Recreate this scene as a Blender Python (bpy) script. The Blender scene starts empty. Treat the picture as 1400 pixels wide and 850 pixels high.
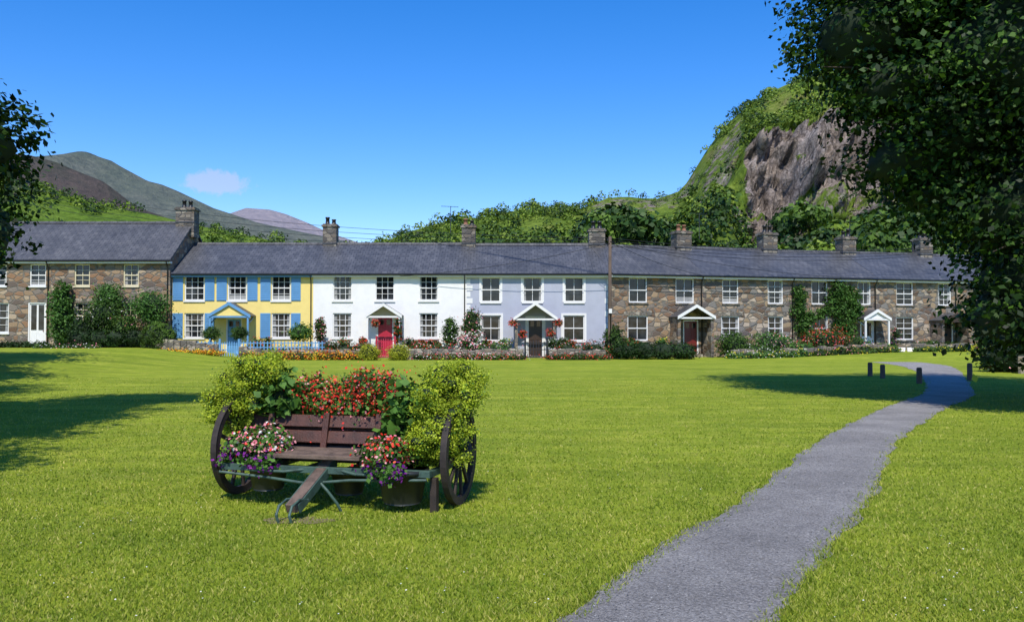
import bpy, math, random
import numpy as np
from mathutils import Vector, noise
random.seed(3); rng=np.random.default_rng(7)
sc=bpy.context.scene
sc.view_settings.view_transform='Standard'; sc.view_settings.look='None'; sc.view_settings.exposure=0
COL=sc.collection
EYE=1.6; F=1200.0
def P(px,py,Y):   # survey helper: bearing/elevation of a feature at its true distance -> metres
    return ((px-700)/F*Y, Y, EYE+(452-py)/F*Y)
def sm(t): 
    t=max(0.,min(1.,t)); return t*t*(3-2*t)
def g(x,y):
    return .65*sm((-x-13)/8)*sm((y-22)/24)+.3*sm((x-13)/12)*sm((y-44)/8)

# ---------------------------------------------------------------- materials
def newmat(name):
    m=bpy.data.materials.new(name); m.use_nodes=True
    nt=m.node_tree; b=nt.nodes['Principled BSDF']; return m,nt,b
def node(nt,t,ins=None,**kw):
    n=nt.nodes.new(t)
    for k,v in kw.items(): setattr(n,k,v)
    for k,v in (ins or {}).items():
        if isinstance(v,bpy.types.NodeSocket): nt.links.new(v,n.inputs[k])
        else: n.inputs[k].default_value=v
    return n
def c4(c): return (c[0],c[1],c[2],1)
def ramp(nt,fac,stops,interp='LINEAR'):
    n=nt.nodes.new('ShaderNodeValToRGB'); n.color_ramp.interpolation=interp
    e=n.color_ramp.elements
    while len(e)<len(stops): e.new(.5)
    for el,(p,c) in zip(e,stops): el.position=p; el.color=c4(c)
    nt.links.new(fac,n.inputs[0]); return n.outputs[0]
def mix(nt,f,a,b,mode='MIX'):
    n=nt.nodes.new('ShaderNodeMix'); n.data_type='RGBA'; n.blend_type=mode
    for s,v in ((n.inputs[0],f),(n.inputs[6],a),(n.inputs[7],b)):
        if isinstance(v,bpy.types.NodeSocket): nt.links.new(v,s)
        else: s.default_value=v if not isinstance(v,tuple) else c4(v)
    return n.outputs[2]
def objco(nt,scale=(1,1,1)):
    tc=nt.nodes.new('ShaderNodeTexCoord')
    mp=node(nt,'ShaderNodeMapping',{'Vector':tc.outputs['Object'],'Scale':scale}); return mp.outputs[0]
def nz(nt,co,s,d=4,r=.6): return node(nt,'ShaderNodeTexNoise',{'Vector':co,'Scale':s,'Detail':d,'Roughness':r}).outputs['Fac']
def bump(nt,b,h,st=.5,dist=.02):
    n=node(nt,'ShaderNodeBump',{'Height':h,'Strength':st,'Distance':dist}); nt.links.new(n.outputs[0],b.inputs['Normal'])
def paint(name,c,rough=.6,var=.12,scale=1.5,bs=.15):
    m,nt,b=newmat(name); co=objco(nt)
    n1=nz(nt,co,scale,5,.65); n2=nz(nt,co,scale*14,3,.6)
    d=tuple(x*(1-var*2) for x in c); l=tuple(min(1,x*(1+var*.6)) for x in c)
    col=ramp(nt,n1,[(.3,d),(.55,c),(.75,l)])
    col=mix(nt,.25,col,ramp(nt,n2,[(.3,d),(.7,l)]))
    nt.links.new(col,b.inputs['Base Color']); b.inputs['Roughness'].default_value=rough
    if bs: bump(nt,b,n2,bs,.01)
    return m
def leafmat(name,cols,tr=.3,ns=.6,dark=.45,rough=.55):
    m,nt,b=newmat(name)
    ge=nt.nodes.new('ShaderNodeNewGeometry')
    n=len(cols)
    col=ramp(nt,ge.outputs['Random Per Island'],[(i/(max(1,n-1)),c) for i,c in enumerate(cols)])
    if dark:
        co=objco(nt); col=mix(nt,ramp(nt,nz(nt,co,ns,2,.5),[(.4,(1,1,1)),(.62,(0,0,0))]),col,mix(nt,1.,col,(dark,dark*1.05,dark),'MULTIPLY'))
    nt.links.new(col,b.inputs['Base Color']); b.inputs['Roughness'].default_value=rough
    b.inputs['Specular IOR Level'].default_value=.25
    if tr:
        t=node(nt,'ShaderNodeBsdfTranslucent',{'Color':col}); ms=node(nt,'ShaderNodeMixShader',{0:tr})
        nt.links.new(b.outputs[0],ms.inputs[1]); nt.links.new(t.outputs[0],ms.inputs[2])
        nt.links.new(ms.outputs[0],nt.nodes['Material Output'].inputs[0])
    return m
def stonemat(name,cols,sc3=(2.6,2.6,4.6),mortar=(.16,.145,.12)):
    m,nt,b=newmat(name); co=objco(nt,sc3)
    wob=node(nt,'ShaderNodeTexNoise',{'Vector':co,'Scale':1.3,'Detail':2})
    co2=mix(nt,.18,co,wob.outputs['Color'])
    v=node(nt,'ShaderNodeTexVoronoi',{'Vector':co2,'Scale':1.0,'Randomness':.85})
    e=node(nt,'ShaderNodeTexVoronoi',{'Vector':co2,'Scale':1.0,'Randomness':.85},feature='DISTANCE_TO_EDGE')
    sep=node(nt,'ShaderNodeSeparateColor',{'Color':v.outputs['Color']})
    n=len(cols); col=ramp(nt,sep.outputs[0],[(i/n,c) for i,c in enumerate(cols)],'CONSTANT')
    fine=nz(nt,co,6,4,.7)
    col=mix(nt,.55,col,mix(nt,1.,col,ramp(nt,fine,[(.3,(.45,.45,.45)),(.7,(1.5,1.45,1.4))]),'MULTIPLY'))
    ef=ramp(nt,e.outputs['Distance'],[(.02,(0,0,0)),(.09,(1,1,1))])
    col=mix(nt,ef,mortar,col)
    nt.links.new(col,b.inputs['Base Color']); b.inputs['Roughness'].default_value=.85
    h=mix(nt,.3,ef,fine); bump(nt,b,h,.8,.05)
    return m
M={}
M['stone']=stonemat('stone_rubble',[(.19,.135,.09),(.36,.28,.20),(.12,.10,.09),(.26,.17,.10),(.45,.37,.28),(.20,.185,.165),(.31,.23,.14),(.13,.085,.055)])
M['stone2']=stonemat('stone_rubble_brown',[(.21,.13,.08),(.33,.23,.14),(.13,.10,.08),(.27,.155,.085),(.41,.32,.22),(.21,.175,.145),(.29,.20,.12),(.14,.085,.05)])
M['stone3']=stonemat('stone_grey',[(.20,.17,.13),(.29,.25,.19),(.12,.11,.095),(.22,.18,.13),(.37,.33,.26),(.15,.14,.12)],(3.2,3.2,5))
M['chim']=stonemat('chimney_stone',[(.15,.125,.10),(.22,.19,.15),(.09,.08,.07),(.17,.13,.09),(.28,.25,.2),(.12,.11,.1)],(3,3,6),(.1,.09,.08))
M['yellow']=paint('yellow_render',(.84,.66,.22),.8,.05)
M['white']=paint('white_render',(.82,.81,.78),.8,.05)
M['pblue']=paint('pale_blue_render',(.42,.44,.52),.8,.06)
M['trimw']=paint('white_paint',(.80,.79,.76),.4,.05)
M['cream']=paint('cream_paint',(.72,.64,.42),.45,.05)
M['blue']=paint('blue_paint',(.13,.32,.57),.45,.08)
M['black']=paint('black_paint',(.02,.02,.022),.4,.1)
M['red']=paint('red_paint',(.45,.02,.05),.35,.06)
M['dred']=paint('dark_red_paint',(.16,.02,.015),.35,.06)
M['dbrown']=paint('dark_brown_paint',(.05,.028,.018),.4,.1)
M['pot']=paint('terracotta_pot',(.30,.14,.08),.8,.2)
M['curtain']=paint('net_curtain',(.32,.32,.31),.9,.25)
M['pole']=paint('weathered_pole',(.12,.085,.06),.9,.2,3)
m,nt,b=newmat('window_glass'); co=objco(nt)
nt.links.new(ramp(nt,nz(nt,co,2.2,2),[(.35,(.006,.007,.008)),(.7,(.035,.04,.045))]),b.inputs['Base Color'])
b.inputs['Roughness'].default_value=.06; M['glass']=m
def slatemat(name,a,bb):
    m,nt,b=newmat(name)
    tc=nt.nodes.new('ShaderNodeTexCoord'); s=node(nt,'ShaderNodeSeparateXYZ',{0:tc.outputs['Object']})
    mz=node(nt,'ShaderNodeMath',{0:s.outputs[2],1:1.9},operation='MULTIPLY')
    cb=node(nt,'ShaderNodeCombineXYZ',{0:s.outputs[0],1:mz.outputs[0],2:0.0})
    br=node(nt,'ShaderNodeTexBrick',{'Vector':cb.outputs[0],'Color1':c4(a),'Color2':c4(bb),'Mortar':c4(tuple(x*.4 for x in a)),'Scale':1.0,'Mortar Size':.014,'Brick Width':.34,'Row Height':.27,'Bias':0.0})
    co=objco(nt); n1=nz(nt,co,.55,6,.75); n2=nz(nt,co,9,3,.7); n4=nz(nt,objco(nt,(2.2,.3,.3)),1.5,4,.7)
    col=mix(nt,.75,br.outputs[0],mix(nt,1.,br.outputs[0],ramp(nt,n1,[(.3,(.6,.6,.62)),(.5,(1,1,1)),(.7,(1.5,1.45,1.4))]),'MULTIPLY'))
    col=mix(nt,.5,col,mix(nt,1.,col,ramp(nt,n4,[(.35,(.6,.6,.6)),(.65,(1.4,1.4,1.4))]),'MULTIPLY'))
    col=mix(nt,ramp(nt,n2,[(.62,(0,0,0)),(.78,(.6,.6,.6))]),col,(.21,.20,.16))
    nt.links.new(col,b.inputs['Base Color']); b.inputs['Roughness'].default_value=.48
    bump(nt,b,mix(nt,.3,br.outputs['Fac'],n2),-.6,.03); return m
M['slate']=slatemat('slate_roof',(.060,.062,.070),(.090,.092,.100))
M['slate2']=slatemat('slate_roof_old',(.070,.070,.074),(.100,.099,.100))

# ---------------------------------------------------------------- mesh builder
class MB:
    def __init__(s): s.v=[]; s.f=[]; s.m=[]; s.mats=[]; s.sm=[]
    def mi(s,k):
        if k not in s.mats: s.mats.append(k)
        return s.mats.index(k)
    def face(s,pts,k,smooth=False):
        n=len(s.v); s.v+= [tuple(p) for p in pts]; s.f.append(tuple(range(n,n+len(pts)))); s.m.append(s.mi(k)); s.sm.append(smooth)
    def box(s,x0,x1,y0,y1,z0,z1,k):
        a=[(x0,y0,z0),(x1,y0,z0),(x1,y1,z0),(x0,y1,z0),(x0,y0,z1),(x1,y0,z1),(x1,y1,z1),(x0,y1,z1)]
        s.hexa(a,k)
    def hexa(s,a,k):
        n=len(s.v); s.v+=[tuple(p) for p in a]; mi=s.mi(k)
        for f in ((0,3,2,1),(4,5,6,7),(0,1,5,4),(1,2,6,5),(2,3,7,6),(3,0,4,7)):
            s.f.append(tuple(n+i for i in f)); s.m.append(mi); s.sm.append(False)
    def beam(s,p,q,w,h,k,up=(0,0,1)):
        p=Vector(p);q=Vector(q);d=(q-p).normalized(); u=Vector(up)
        r=d.cross(u); 
        if r.length<1e-4: r=d.cross(Vector((0,1,0)))
        r.normalize(); t=r.cross(d).normalized(); r*=w/2; t*=h/2
        s.hexa([p-r-t,p+r-t,q+r-t,q-r-t,p-r+t,p+r+t,q+r+t,q-r+t],k)
    def tube(s,pts,rad,k,n=8,cap=True):
        pts=[Vector(p) for p in pts]; rings=[]; mi=s.mi(k); ref=Vector((.3,.9,.2))
        for i,p in enumerate(pts):
            d=(pts[min(i+1,len(pts)-1)]-pts[max(i-1,0)]).normalized()
            a=d.cross(ref)
            if a.length<1e-3: a=d.cross(Vector((1,0,0)))
            a.normalize(); bb=d.cross(a); r=rad[i] if hasattr(rad,'__len__') else rad
            st=len(s.v)
            for j in range(n):
                t=2*math.pi*j/n; s.v.append(tuple(p+a*math.cos(t)*r+bb*math.sin(t)*r))
            rings.append(st)
        for i in range(len(rings)-1):
            for j in range(n):
                s.f.append((rings[i]+j,rings[i]+(j+1)%n,rings[i+1]+(j+1)%n,rings[i+1]+j)); s.m.append(mi); s.sm.append(True)
        if cap:
            for st in (rings[0],rings[-1]):
                s.f.append(tuple(st+j for j in range(n))); s.m.append(mi); s.sm.append(False)
    def ringx(s,c,ro,ri,w,k,n=44):
        cx,cy,cz=c; mi=s.mi(k); st=len(s.v)
        for j in range(n):
            t=2*math.pi*j/n; cc,ss=math.cos(t),math.sin(t)
            for (dx,r) in ((-w/2,ro),(w/2,ro),(w/2,ri),(-w/2,ri)): s.v.append((cx+dx,cy+cc*r,cz+ss*r))
        for j in range(n):
            a=st+4*j; bq=st+4*((j+1)%n)
            for i in range(4):
                s.f.append((a+i,a+(i+1)%4,bq+(i+1)%4,bq+i)); s.m.append(mi); s.sm.append(False)
    def obj(s,name,parent=None,loc=None,bevel=0):
        me=bpy.data.meshes.new(name); me.from_pydata(s.v,[],s.f)
        for k in s.mats: me.materials.append(M[k])
        me.polygons.foreach_set('material_index',s.m); me.polygons.foreach_set('use_smooth',s.sm); me.update()
        o=bpy.data.objects.new(name,me); COL.objects.link(o)
        if parent: o.parent=parent
        if loc: o.location=loc
        if bevel:
            bm=o.modifiers.new('b','BEVEL'); bm.width=bevel; bm.segments=2; bm.limit_method='ANGLE'
        return o
def empty(name,loc=(0,0,0),rz=0):
    e=bpy.data.objects.new(name,None); e.location=loc; e.rotation_euler[2]=rz; e.empty_display_size=.3; COL.objects.link(e); return e
def npmesh(name,V,Fc,mats,mi=None,parent=None,smooth=False,attr=None):
    me=bpy.data.meshes.new(name); V=np.asarray(V,dtype=np.float32); k=Fc.shape[1]
    me.vertices.add(len(V)); me.vertices.foreach_set('co',V.ravel())
    me.loops.add(Fc.size); me.loops.foreach_set('vertex_index',Fc.astype(np.int32).ravel())
    me.polygons.add(len(Fc)); me.polygons.foreach_set('loop_start',np.arange(0,Fc.size,k,dtype=np.int32))
    for m_ in mats: me.materials.append(m_)
    if mi is not None: me.polygons.foreach_set('material_index',np.asarray(mi,dtype=np.int32))
    if smooth: me.polygons.foreach_set('use_smooth',np.ones(len(Fc),dtype=bool))
    if attr is not None:
        a=me.attributes.new('rock','FLOAT','POINT'); a.data.foreach_set('value',np.asarray(attr,dtype=np.float32))
    me.update(calc_edges=True)
    o=bpy.data.objects.new(name,me); COL.objects.link(o)
    if parent: o.parent=parent
    return o
# ---------------------------------------------------------------- foliage
def runit(n):
    v=rng.normal(size=(n,3)); return v/np.linalg.norm(v,axis=1,keepdims=True)
def leafquads(C,S,asp=.55,nrm=None,tilt=1.0):
    n=len(C); a=runit(n)
    if nrm is None: nn=runit(n)
    else:
        nn=nrm+runit(n)*tilt; nn/=np.linalg.norm(nn,axis=1,keepdims=True)
    a=np.cross(nn,a); a/=np.linalg.norm(a,axis=1,keepdims=True)+1e-9
    b=np.cross(nn,a); S=np.asarray(S)[:,None]*.5 if np.ndim(S) else S*.5
    V=np.empty((n,4,3)); V[:,0]=C-a*S; V[:,1]=C+b*S*asp+a*S*.15; V[:,2]=C+a*S; V[:,3]=C-b*S*asp+a*S*.15
    return V.reshape(-1,3), np.arange(n*4).reshape(-1,4)
def sphere(c,r,nu=14,nv=9,lump=.12):
    V=[];Fc=[]
    for j in range(nv+1):
        th=math.pi*j/nv
        for i in range(nu):
            ph=2*math.pi*i/nu; k=1+lump*math.sin(3*ph+c[0]*5)*math.sin(4*th+c[1])
            V.append((c[0]+r[0]*k*math.sin(th)*math.cos(ph),c[1]+r[1]*k*math.sin(th)*math.sin(ph),c[2]+r[2]*k*math.cos(th)))
    for j in range(nv):
        for i in range(nu): Fc.append((j*nu+i,j*nu+(i+1)%nu,(j+1)*nu+(i+1)%nu,(j+1)*nu+i))
    return np.array(V),np.array(Fc)
def foliage(name,ells,nclump,per,cr,leaf,mats,wts=None,core=.72,parent=None,asp=.55,fill=.35,flowersize=None,up=.5):
    """clumped leaves through ellipsoids. mats[0] leaf, others flowers (by weight)."""
    E=np.array(ells,dtype=float); w=(E[:,3]*E[:,4]+E[:,3]*E[:,5]+E[:,4]*E[:,5])**1.0; w/=w.sum()
    idx=rng.choice(len(E),nclump,p=w); d=runit(nclump); r=1-fill*rng.random(nclump)**1.5
    r*=1+.15*np.sin(d[:,0]*7+E[idx,0]*3)*np.sin(d[:,2]*6+1)
    CC=E[idx,:3]+d*E[idx,3:6]*r[:,None]
    n=nclump*per; ci=np.repeat(np.arange(nclump),per)
    crs=cr*(.5+1.0*rng.random(nclump))
    off=rng.normal(size=(n,3))*np.array([1,1,.6])*crs[ci][:,None]*.55
    C=CC[ci]+off; nr=d[ci]*.7+np.array([0,0,up])
    wts=wts or [1]; wts=np.array(wts)/sum(wts)
    mi=rng.choice(len(wts),n,p=wts)
    S=leaf*(.6+.8*rng.random(n))
    if flowersize: 
        S=np.where(mi>0,flowersize*(.7+.6*rng.random(n)),S)
        C=np.where((mi>0)[:,None],C+d[ci]*crs[ci][:,None]*.5,C)
    V,Fc=leafquads(C,S,asp,nr,.9)
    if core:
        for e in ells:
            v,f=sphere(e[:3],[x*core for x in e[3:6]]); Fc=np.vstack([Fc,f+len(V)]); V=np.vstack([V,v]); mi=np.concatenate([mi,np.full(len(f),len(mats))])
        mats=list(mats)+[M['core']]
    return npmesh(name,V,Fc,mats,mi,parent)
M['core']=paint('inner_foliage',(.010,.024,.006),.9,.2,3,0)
G=lambda n,*c,**k: leafmat(n,list(c),**k)
L_mid=G('leaf_mid',(.03,.075,.012),(.065,.14,.02),(.11,.20,.03))
L_dark=G('leaf_dark',(.015,.04,.010),(.03,.075,.015),(.045,.10,.02))
L_tree=G('leaf_tree',(.008,.024,.004),(.018,.052,.007),(.038,.095,.011),tr=.22,ns=.3,dark=.42)  # very dark leaf tones put the crown's shade into the base colour
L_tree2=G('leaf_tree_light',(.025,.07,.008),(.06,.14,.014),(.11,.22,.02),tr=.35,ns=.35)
L_hedge=G('leaf_hedge',(.07,.14,.018),(.11,.20,.025),(.15,.26,.04))
L_lime=G('leaf_lime',(.28,.40,.02),(.47,.56,.03),(.60,.66,.06),dark=.62,ns=6)
L_gold=G('leaf_gold',(.28,.32,.02),(.45,.47,.03),(.55,.55,.06),dark=.7,ns=3)
L_soft=G('leaf_soft',(.06,.15,.025),(.10,.23,.04),(.15,.30,.06),dark=.6,ns=5)
def fl(n,*c): return leafmat(n,list(c),tr=.2,dark=0,rough=.6)
F_red=fl('flower_red',(.55,.015,.01),(.75,.04,.025),(.85,.14,.07))
F_pink=fl('flower_pink',(.70,.18,.24),(.85,.45,.42),(.75,.10,.2))
F_white=fl('flower_white',(.70,.70,.65),(.8,.76,.7))
F_purple=fl('flower_purple',(.12,.01,.16),(.25,.03,.28))
F_orange=fl('flower_orange',(.85,.22,.01),(.85,.40,.02))
F_yellow=fl('flower_yellow',(.80,.60,.03),(.75,.68,.05))

# ---------------------------------------------------------------- ground
def axis(a,b,fine0,fine1,step,grow):
    v=list(np.arange(fine0,fine1+.01,step)); s=step; x=fine1
    while x<b: s*=grow; x+=s; v.append(min(x,b))
    s=step; x=fine0
    while x>a: s*=grow; x-=s; v.insert(0,max(x,a))
    return np.array(v)
xs=axis(-4000,4000,-50,50,1,1.5); ys=axis(-300,6000,-8,75,1,1.5)
V=np.array([(x,y,g(x,y)) for y in ys for x in xs])
nx=len(xs); Fc=np.array([(j*nx+i,j*nx+i+1,(j+1)*nx+i+1,(j+1)*nx+i) for j in range(len(ys)-1) for i in range(nx-1)])
m,nt,b=newmat('lawn_grass'); co=objco(nt)
n1=nz(nt,co,.22,4,.65); n2=nz(nt,co,1.5,6,.8); n3=nz(nt,co,28,5,.8); n5=nz(nt,objco(nt,(.22,1.3,1)),.9,5,.7)
col=ramp(nt,n1,[(.3,(.185,.255,.022)),(.52,(.25,.32,.028)),(.72,(.33,.37,.042))])
col=mix(nt,.6,col,ramp(nt,n2,[(.28,(.11,.185,.015)),(.5,(.235,.305,.025)),(.72,(.42,.42,.08))]))
col=mix(nt,.6,col,mix(nt,1.,col,ramp(nt,n5,[(.35,(.58,.64,.6)),(.65,(1.35,1.25,1.25))]),'MULTIPLY'))
col=mix(nt,.5,col,mix(nt,1.,col,ramp(nt,n3,[(.35,(.35,.4,.3)),(.65,(1.6,1.5,1.5))]),'MULTIPLY'))
nt.links.new(col,b.inputs['Base Color']); b.inputs['Roughness'].default_value=.9; b.inputs['Specular IOR Level'].default_value=.1
bump(nt,b,mix(nt,.5,n3,n2),.9,.05)
npmesh('lawn_ground',V,Fc,[m],smooth=True)
# path
pc=[(-1.2,1.0,.55),(-.1,3.2,.55),(.83,4.82,.56),(1.68,6.44,.56),(2.45,7.74,.54),(3.48,9.7,.54),(5.15,13,.52),(7.15,16.3,.55),(9.0,19.2,.56),(10.9,22,.58),(12.9,26,.6),(14.5,29.5,.65),(16.3,33.5,.75),(18.0,37.8,.95),(19,41,1.1),(19.5,44.6,1.2)]
def catmull(pts,n):
    out=[]; p=[pts[0]]+pts+[pts[-1]]
    for i in range(1,len(p)-2):
        for k in range(n):
            t=k/n; a,b_,c,d=[np.array(q) for q in p[i-1:i+3]]
            out.append(.5*((2*b_)+(-a+c)*t+(2*a-5*b_+4*c-d)*t*t+(-a+3*b_-3*c+d)*t**3))
    out.append(np.array(pts[-1])); return out
cl=catmull(pc,30); PV=[];PF=[]
for i,p in enumerate(cl):
    d=cl[min(i+1,len(cl)-1)]-cl[max(i-1,0)]; nn=np.array([d[1],-d[0]]); nn/=np.linalg.norm(nn)
    wl=p[2]+.10*noise.noise(Vector((p[0]*1.5,p[1]*1.5,1)))+.05*noise.noise(Vector((p[0]*6,p[1]*6,1))); wr=p[2]+.10*noise.noise(Vector((p[0]*1.5,p[1]*1.5,5)))+.05*noise.noise(Vector((p[0]*6,p[1]*6,9)))
    for t,w_ in ((-1,wl),(-.5,wl),(0,0),(.5,wr),(1,wr)):
        q=p[:2]+nn*w_*t; PV.append((q[0],q[1],g(q[0],q[1])+.006+(0.012 if abs(t)<1 else 0)))
for i in range(len(cl)-1):
    for k in range(4): PF.append((i*5+k,i*5+k+1,i*5+6+k,i*5+5+k))
m,nt,b=newmat('gravel_path'); co=objco(nt)
n1=nz(nt,co,.9,6,.7); n3=nz(nt,co,55,4,.8); vo=node(nt,'ShaderNodeTexVoronoi',{'Vector':co,'Scale':75.0})
col=ramp(nt,n1,[(.3,(.20,.192,.182)),(.5,(.285,.272,.258)),(.72,(.37,.355,.335))])
col=mix(nt,.75,col,mix(nt,1.,col,ramp(nt,n3,[(.3,(.3,.3,.3)),(.7,(1.8,1.75,1.7))]),'MULTIPLY'))
sepv=node(nt,'ShaderNodeSeparateColor',{'Color':vo.outputs['Color']})
col=mix(nt,.5,col,mix(nt,1.,col,ramp(nt,sepv.outputs[0],[(0,(.35,.35,.35)),(1,(1.6,1.6,1.6))]),'MULTIPLY'))
col=mix(nt,ramp(nt,nz(nt,co,3.3,5,.7),[(.6,(0,0,0)),(.75,(.4,.4,.4))]),col,(.17,.13,.07))
nt.links.new(col,b.inputs['Base Color']); b.inputs['Roughness'].default_value=.95; bump(nt,b,n3,1,.03)
npmesh('gravel_path',np.array(PV),np.array(PF),[m],smooth=True)
CLN=np.array([(p[0],p[1],p[2]) for p in cl])
def onpath(x,y,marg=0):
    out=np.zeros(len(x),bool)
    for s in range(0,len(x),20000):
        dx=x[s:s+20000,None]-CLN[None,::3,0]; dy=y[s:s+20000,None]-CLN[None,::3,1]
        d=np.hypot(dx,dy); j=d.argmin(1); out[s:s+20000]=d[np.arange(len(j)),j]<CLN[::3][j,2]+marg
    return out
n=24000; Y=1/(rng.uniform(1/14,1/3.6,n)); X=rng.uniform(-1,9,n); ok=onpath(X,Y,-.02); X=X[ok];Y=Y[ok];n=len(X)
V,Fc=leafquads(np.c_[X,Y,np.full(n,.021)],rng.uniform(.005,.015,n)*np.sqrt(Y/5),.9,np.tile([0,0,1.],(n,1)),.45)
npmesh('path_grit',V,Fc,[leafmat('grit',[(.07,.07,.07),(.2,.195,.19),(.36,.35,.33)],0,1,0,.9)])
# grass blades
n=420000
Y=1/(rng.uniform(1/30,1/3.4,n)); X=rng.uniform(-1,1,n)*(Y*.64+1.0)
ok=~onpath(X,Y,-.04) ; ok|=(~onpath(X,Y,-.14))&(rng.random(n)<.2); X=X[ok];Y=Y[ok];n=len(X)
k=np.sqrt(Y/6); h=rng.uniform(.010,.030,n)*np.where(onpath(X,Y,.08),1.6,1); w=rng.uniform(.003,.006,n)*k*1.3
ang=rng.uniform(0,2*np.pi,n); lean=rng.normal(size=(n,2))*.6*h[:,None]
Z=np.array([g(a,c) for a,c in zip(X,Y)])
Vb=np.empty((n,3,3)); Vb[:,0]=np.c_[X-np.cos(ang)*w,Y-np.sin(ang)*w,Z-.003]; Vb[:,1]=np.c_[X+np.cos(ang)*w,Y+np.sin(ang)*w,Z-.003]; Vb[:,2]=np.c_[X+lean[:,0],Y+lean[:,1],Z+h]
m,nt,b=newmat('grass_blades'); ge=nt.nodes.new('ShaderNodeNewGeometry'); co=objco(nt)
col=ramp(nt,ge.outputs['Random Per Island'],[(0,(.14,.21,.015)),(.35,(.235,.31,.023)),(.75,(.33,.38,.04)),(1,(.52,.48,.14))])
col=mix(nt,1.,col,ramp(nt,nz(nt,co,.8,5,.75),[(.3,(.58,.70,.56)),(.5,(1,1,1)),(.7,(1.35,1.2,1.25))]),'MULTIPLY')
nt.links.new(col,b.inputs['Base Color']); b.inputs['Roughness'].default_value=.6; b.inputs['Specular IOR Level'].default_value=.2
t=node(nt,'ShaderNodeBsdfTranslucent',{'Color':col}); ms=node(nt,'ShaderNodeMixShader',{0:.3}); nt.links.new(b.outputs[0],ms.inputs[1]); nt.links.new(t.outputs[0],ms.inputs[2]); nt.links.new(ms.outputs[0],nt.nodes['Material Output'].inputs[0])
npmesh('grass_blades',Vb.reshape(-1,3),np.arange(n*3).reshape(-1,3),[m])
n=420; Y=1/(rng.uniform(1/14,1/3.6,n)); X=rng.uniform(-1,1,n)*(Y*.62+1)
cl_=np.array([noise.noise(Vector((a*.5,c*.5,3))) for a,c in zip(X,Y)])>.0; ok=cl_&~onpath(X,Y,.1); X=X[ok];Y=Y[ok];n=len(X)
V,Fc=leafquads(np.c_[X,Y,np.full(n,.030)],rng.uniform(.008,.014,n),1.0,np.tile([0,-.3,1.],(n,1)),.3)
npmesh('daisies',V,Fc,[F_white])

# ---------------------------------------------------------------- houses
def wall_open(mb,x0,x1,z0,z1,ops,k,y=0.,rev=.14,rk=None):
    X=sorted(set([x0,x1]+[v for o in ops for v in o[:2]])); Z=sorted(set([z0,z1]+[v for o in ops for v in o[2:4]]))
    for i in range(len(X)-1):
        for j in range(len(Z)-1):
            cx=(X[i]+X[i+1])/2; cz=(Z[j]+Z[j+1])/2
            if any(o[0]<cx<o[1] and o[2]<cz<o[3] for o in ops): continue
            mb.face([(X[i],y,Z[j]),(X[i+1],y,Z[j]),(X[i+1],y,Z[j+1]),(X[i],y,Z[j+1])],k)
    for a,b_,c,d in [o[:4] for o in ops]:
        q=rk or k; r=y+rev
        mb.face([(a,y,c),(a,r,c),(a,r,d),(a,y,d)],q); mb.face([(b_,y,c),(b_,y,d),(b_,r,d),(b_,r,c)],q)
        mb.face([(a,y,d),(a,r,d),(b_,r,d),(b_,y,d)],q); mb.face([(a,y,c),(b_,y,c),(b_,r,c),(a,r,c)],q)
def window(mb,x0,x1,z0,z1,fk='trimw',cols=2,rows=4,sill=True,cur=True):
    f=.062
    mb.box(x0,x0+f,.05,.15,z0,z1,fk); mb.box(x1-f,x1,.05,.15,z0,z1,fk)
    mb.box(x0+f,x1-f,.05,.15,z0,z0+f+.02,fk); mb.box(x0+f,x1-f,.05,.15,z1-f,z1,fk)
    zm=(z0+z1)/2; mb.box(x0+f,x1-f,.075,.145,zm-.03,zm+.03,fk)
    for i in range(1,cols):
        xx=x0+f+(x1-x0-2*f)*i/cols
        mb.box(xx-.013,xx+.013,.09,.135,z0+f+.02,zm-.03,fk); mb.box(xx-.013,xx+.013,.09,.135,zm+.03,z1-f,fk)
    if rows>=4:
        for zz in ((z0+f+zm)/2,(z1-f+zm)/2): mb.box(x0+f,x1-f,.093,.132,zz-.011,zz+.011,fk)
    mb.face([(x0,.14,z0),(x1,.14,z0),(x1,.14,z1),(x0,.14,z1)],'glass')
    if cur:
        cw=(x1-x0)*random.uniform(.08,.2)
        if random.random()<.6:
            mb.face([(x0+f,.137,z0+f),(x0+f+cw,.137,z0+f),(x0+f+cw*.7,.137,z1-f),(x0+f,.137,z1-f)],'curtain')
            mb.face([(x1-f-cw,.137,z0+f),(x1-f,.137,z0+f),(x1-f,.137,z1-f),(x1-f-cw*.7,.137,z1-f)],'curtain')
        if random.random()<.22:
            hh=random.uniform(.2,.4)*(z1-z0); mb.face([(x0+f,.136,z0+f),(x1-f,.136,z0+f),(x1-f,.136,z0+hh),(x0+f,.136,z0+hh)],'curtain')
    if sill: mb.box(x0-.06,x1+.06,-.07,.05,z0-.08,z0,sill if isinstance(sill,str) else fk)
def door(mb,x0,x1,z0,z1,dk,fk='trimw'):
    f=.08
    mb.box(x0,x0+f,.03,.13,z0,z1,fk); mb.box(x1-f,x1,.03,.13,z0,z1,fk); mb.box(x0+f,x1-f,.03,.13,z1-f,z1,fk)
    mb.box(x0+f,x1-f,.08,.13,z0,z1-f,dk); w=x1-x0-2*f
    for i in range(2):
        a=x0+f+.08+i*(w/2-.02); b_=a+w/2-.14
        mb.box(a,b_,.066,.08,z0+.15,z0+.8,dk); mb.box(a,b_,.062,.08,z0+.95,z1-f-.08,'glass' if dk=='trimw' else dk)
        if dk!='trimw': mb.box(a+.02,b_-.02,.056,.062,z1-f-.42,z1-f-.1,'glass')
    mb.box(x1-f-.13,x1-f-.09,.03,.08,z0+.85,z0+.93,'pot')
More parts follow.
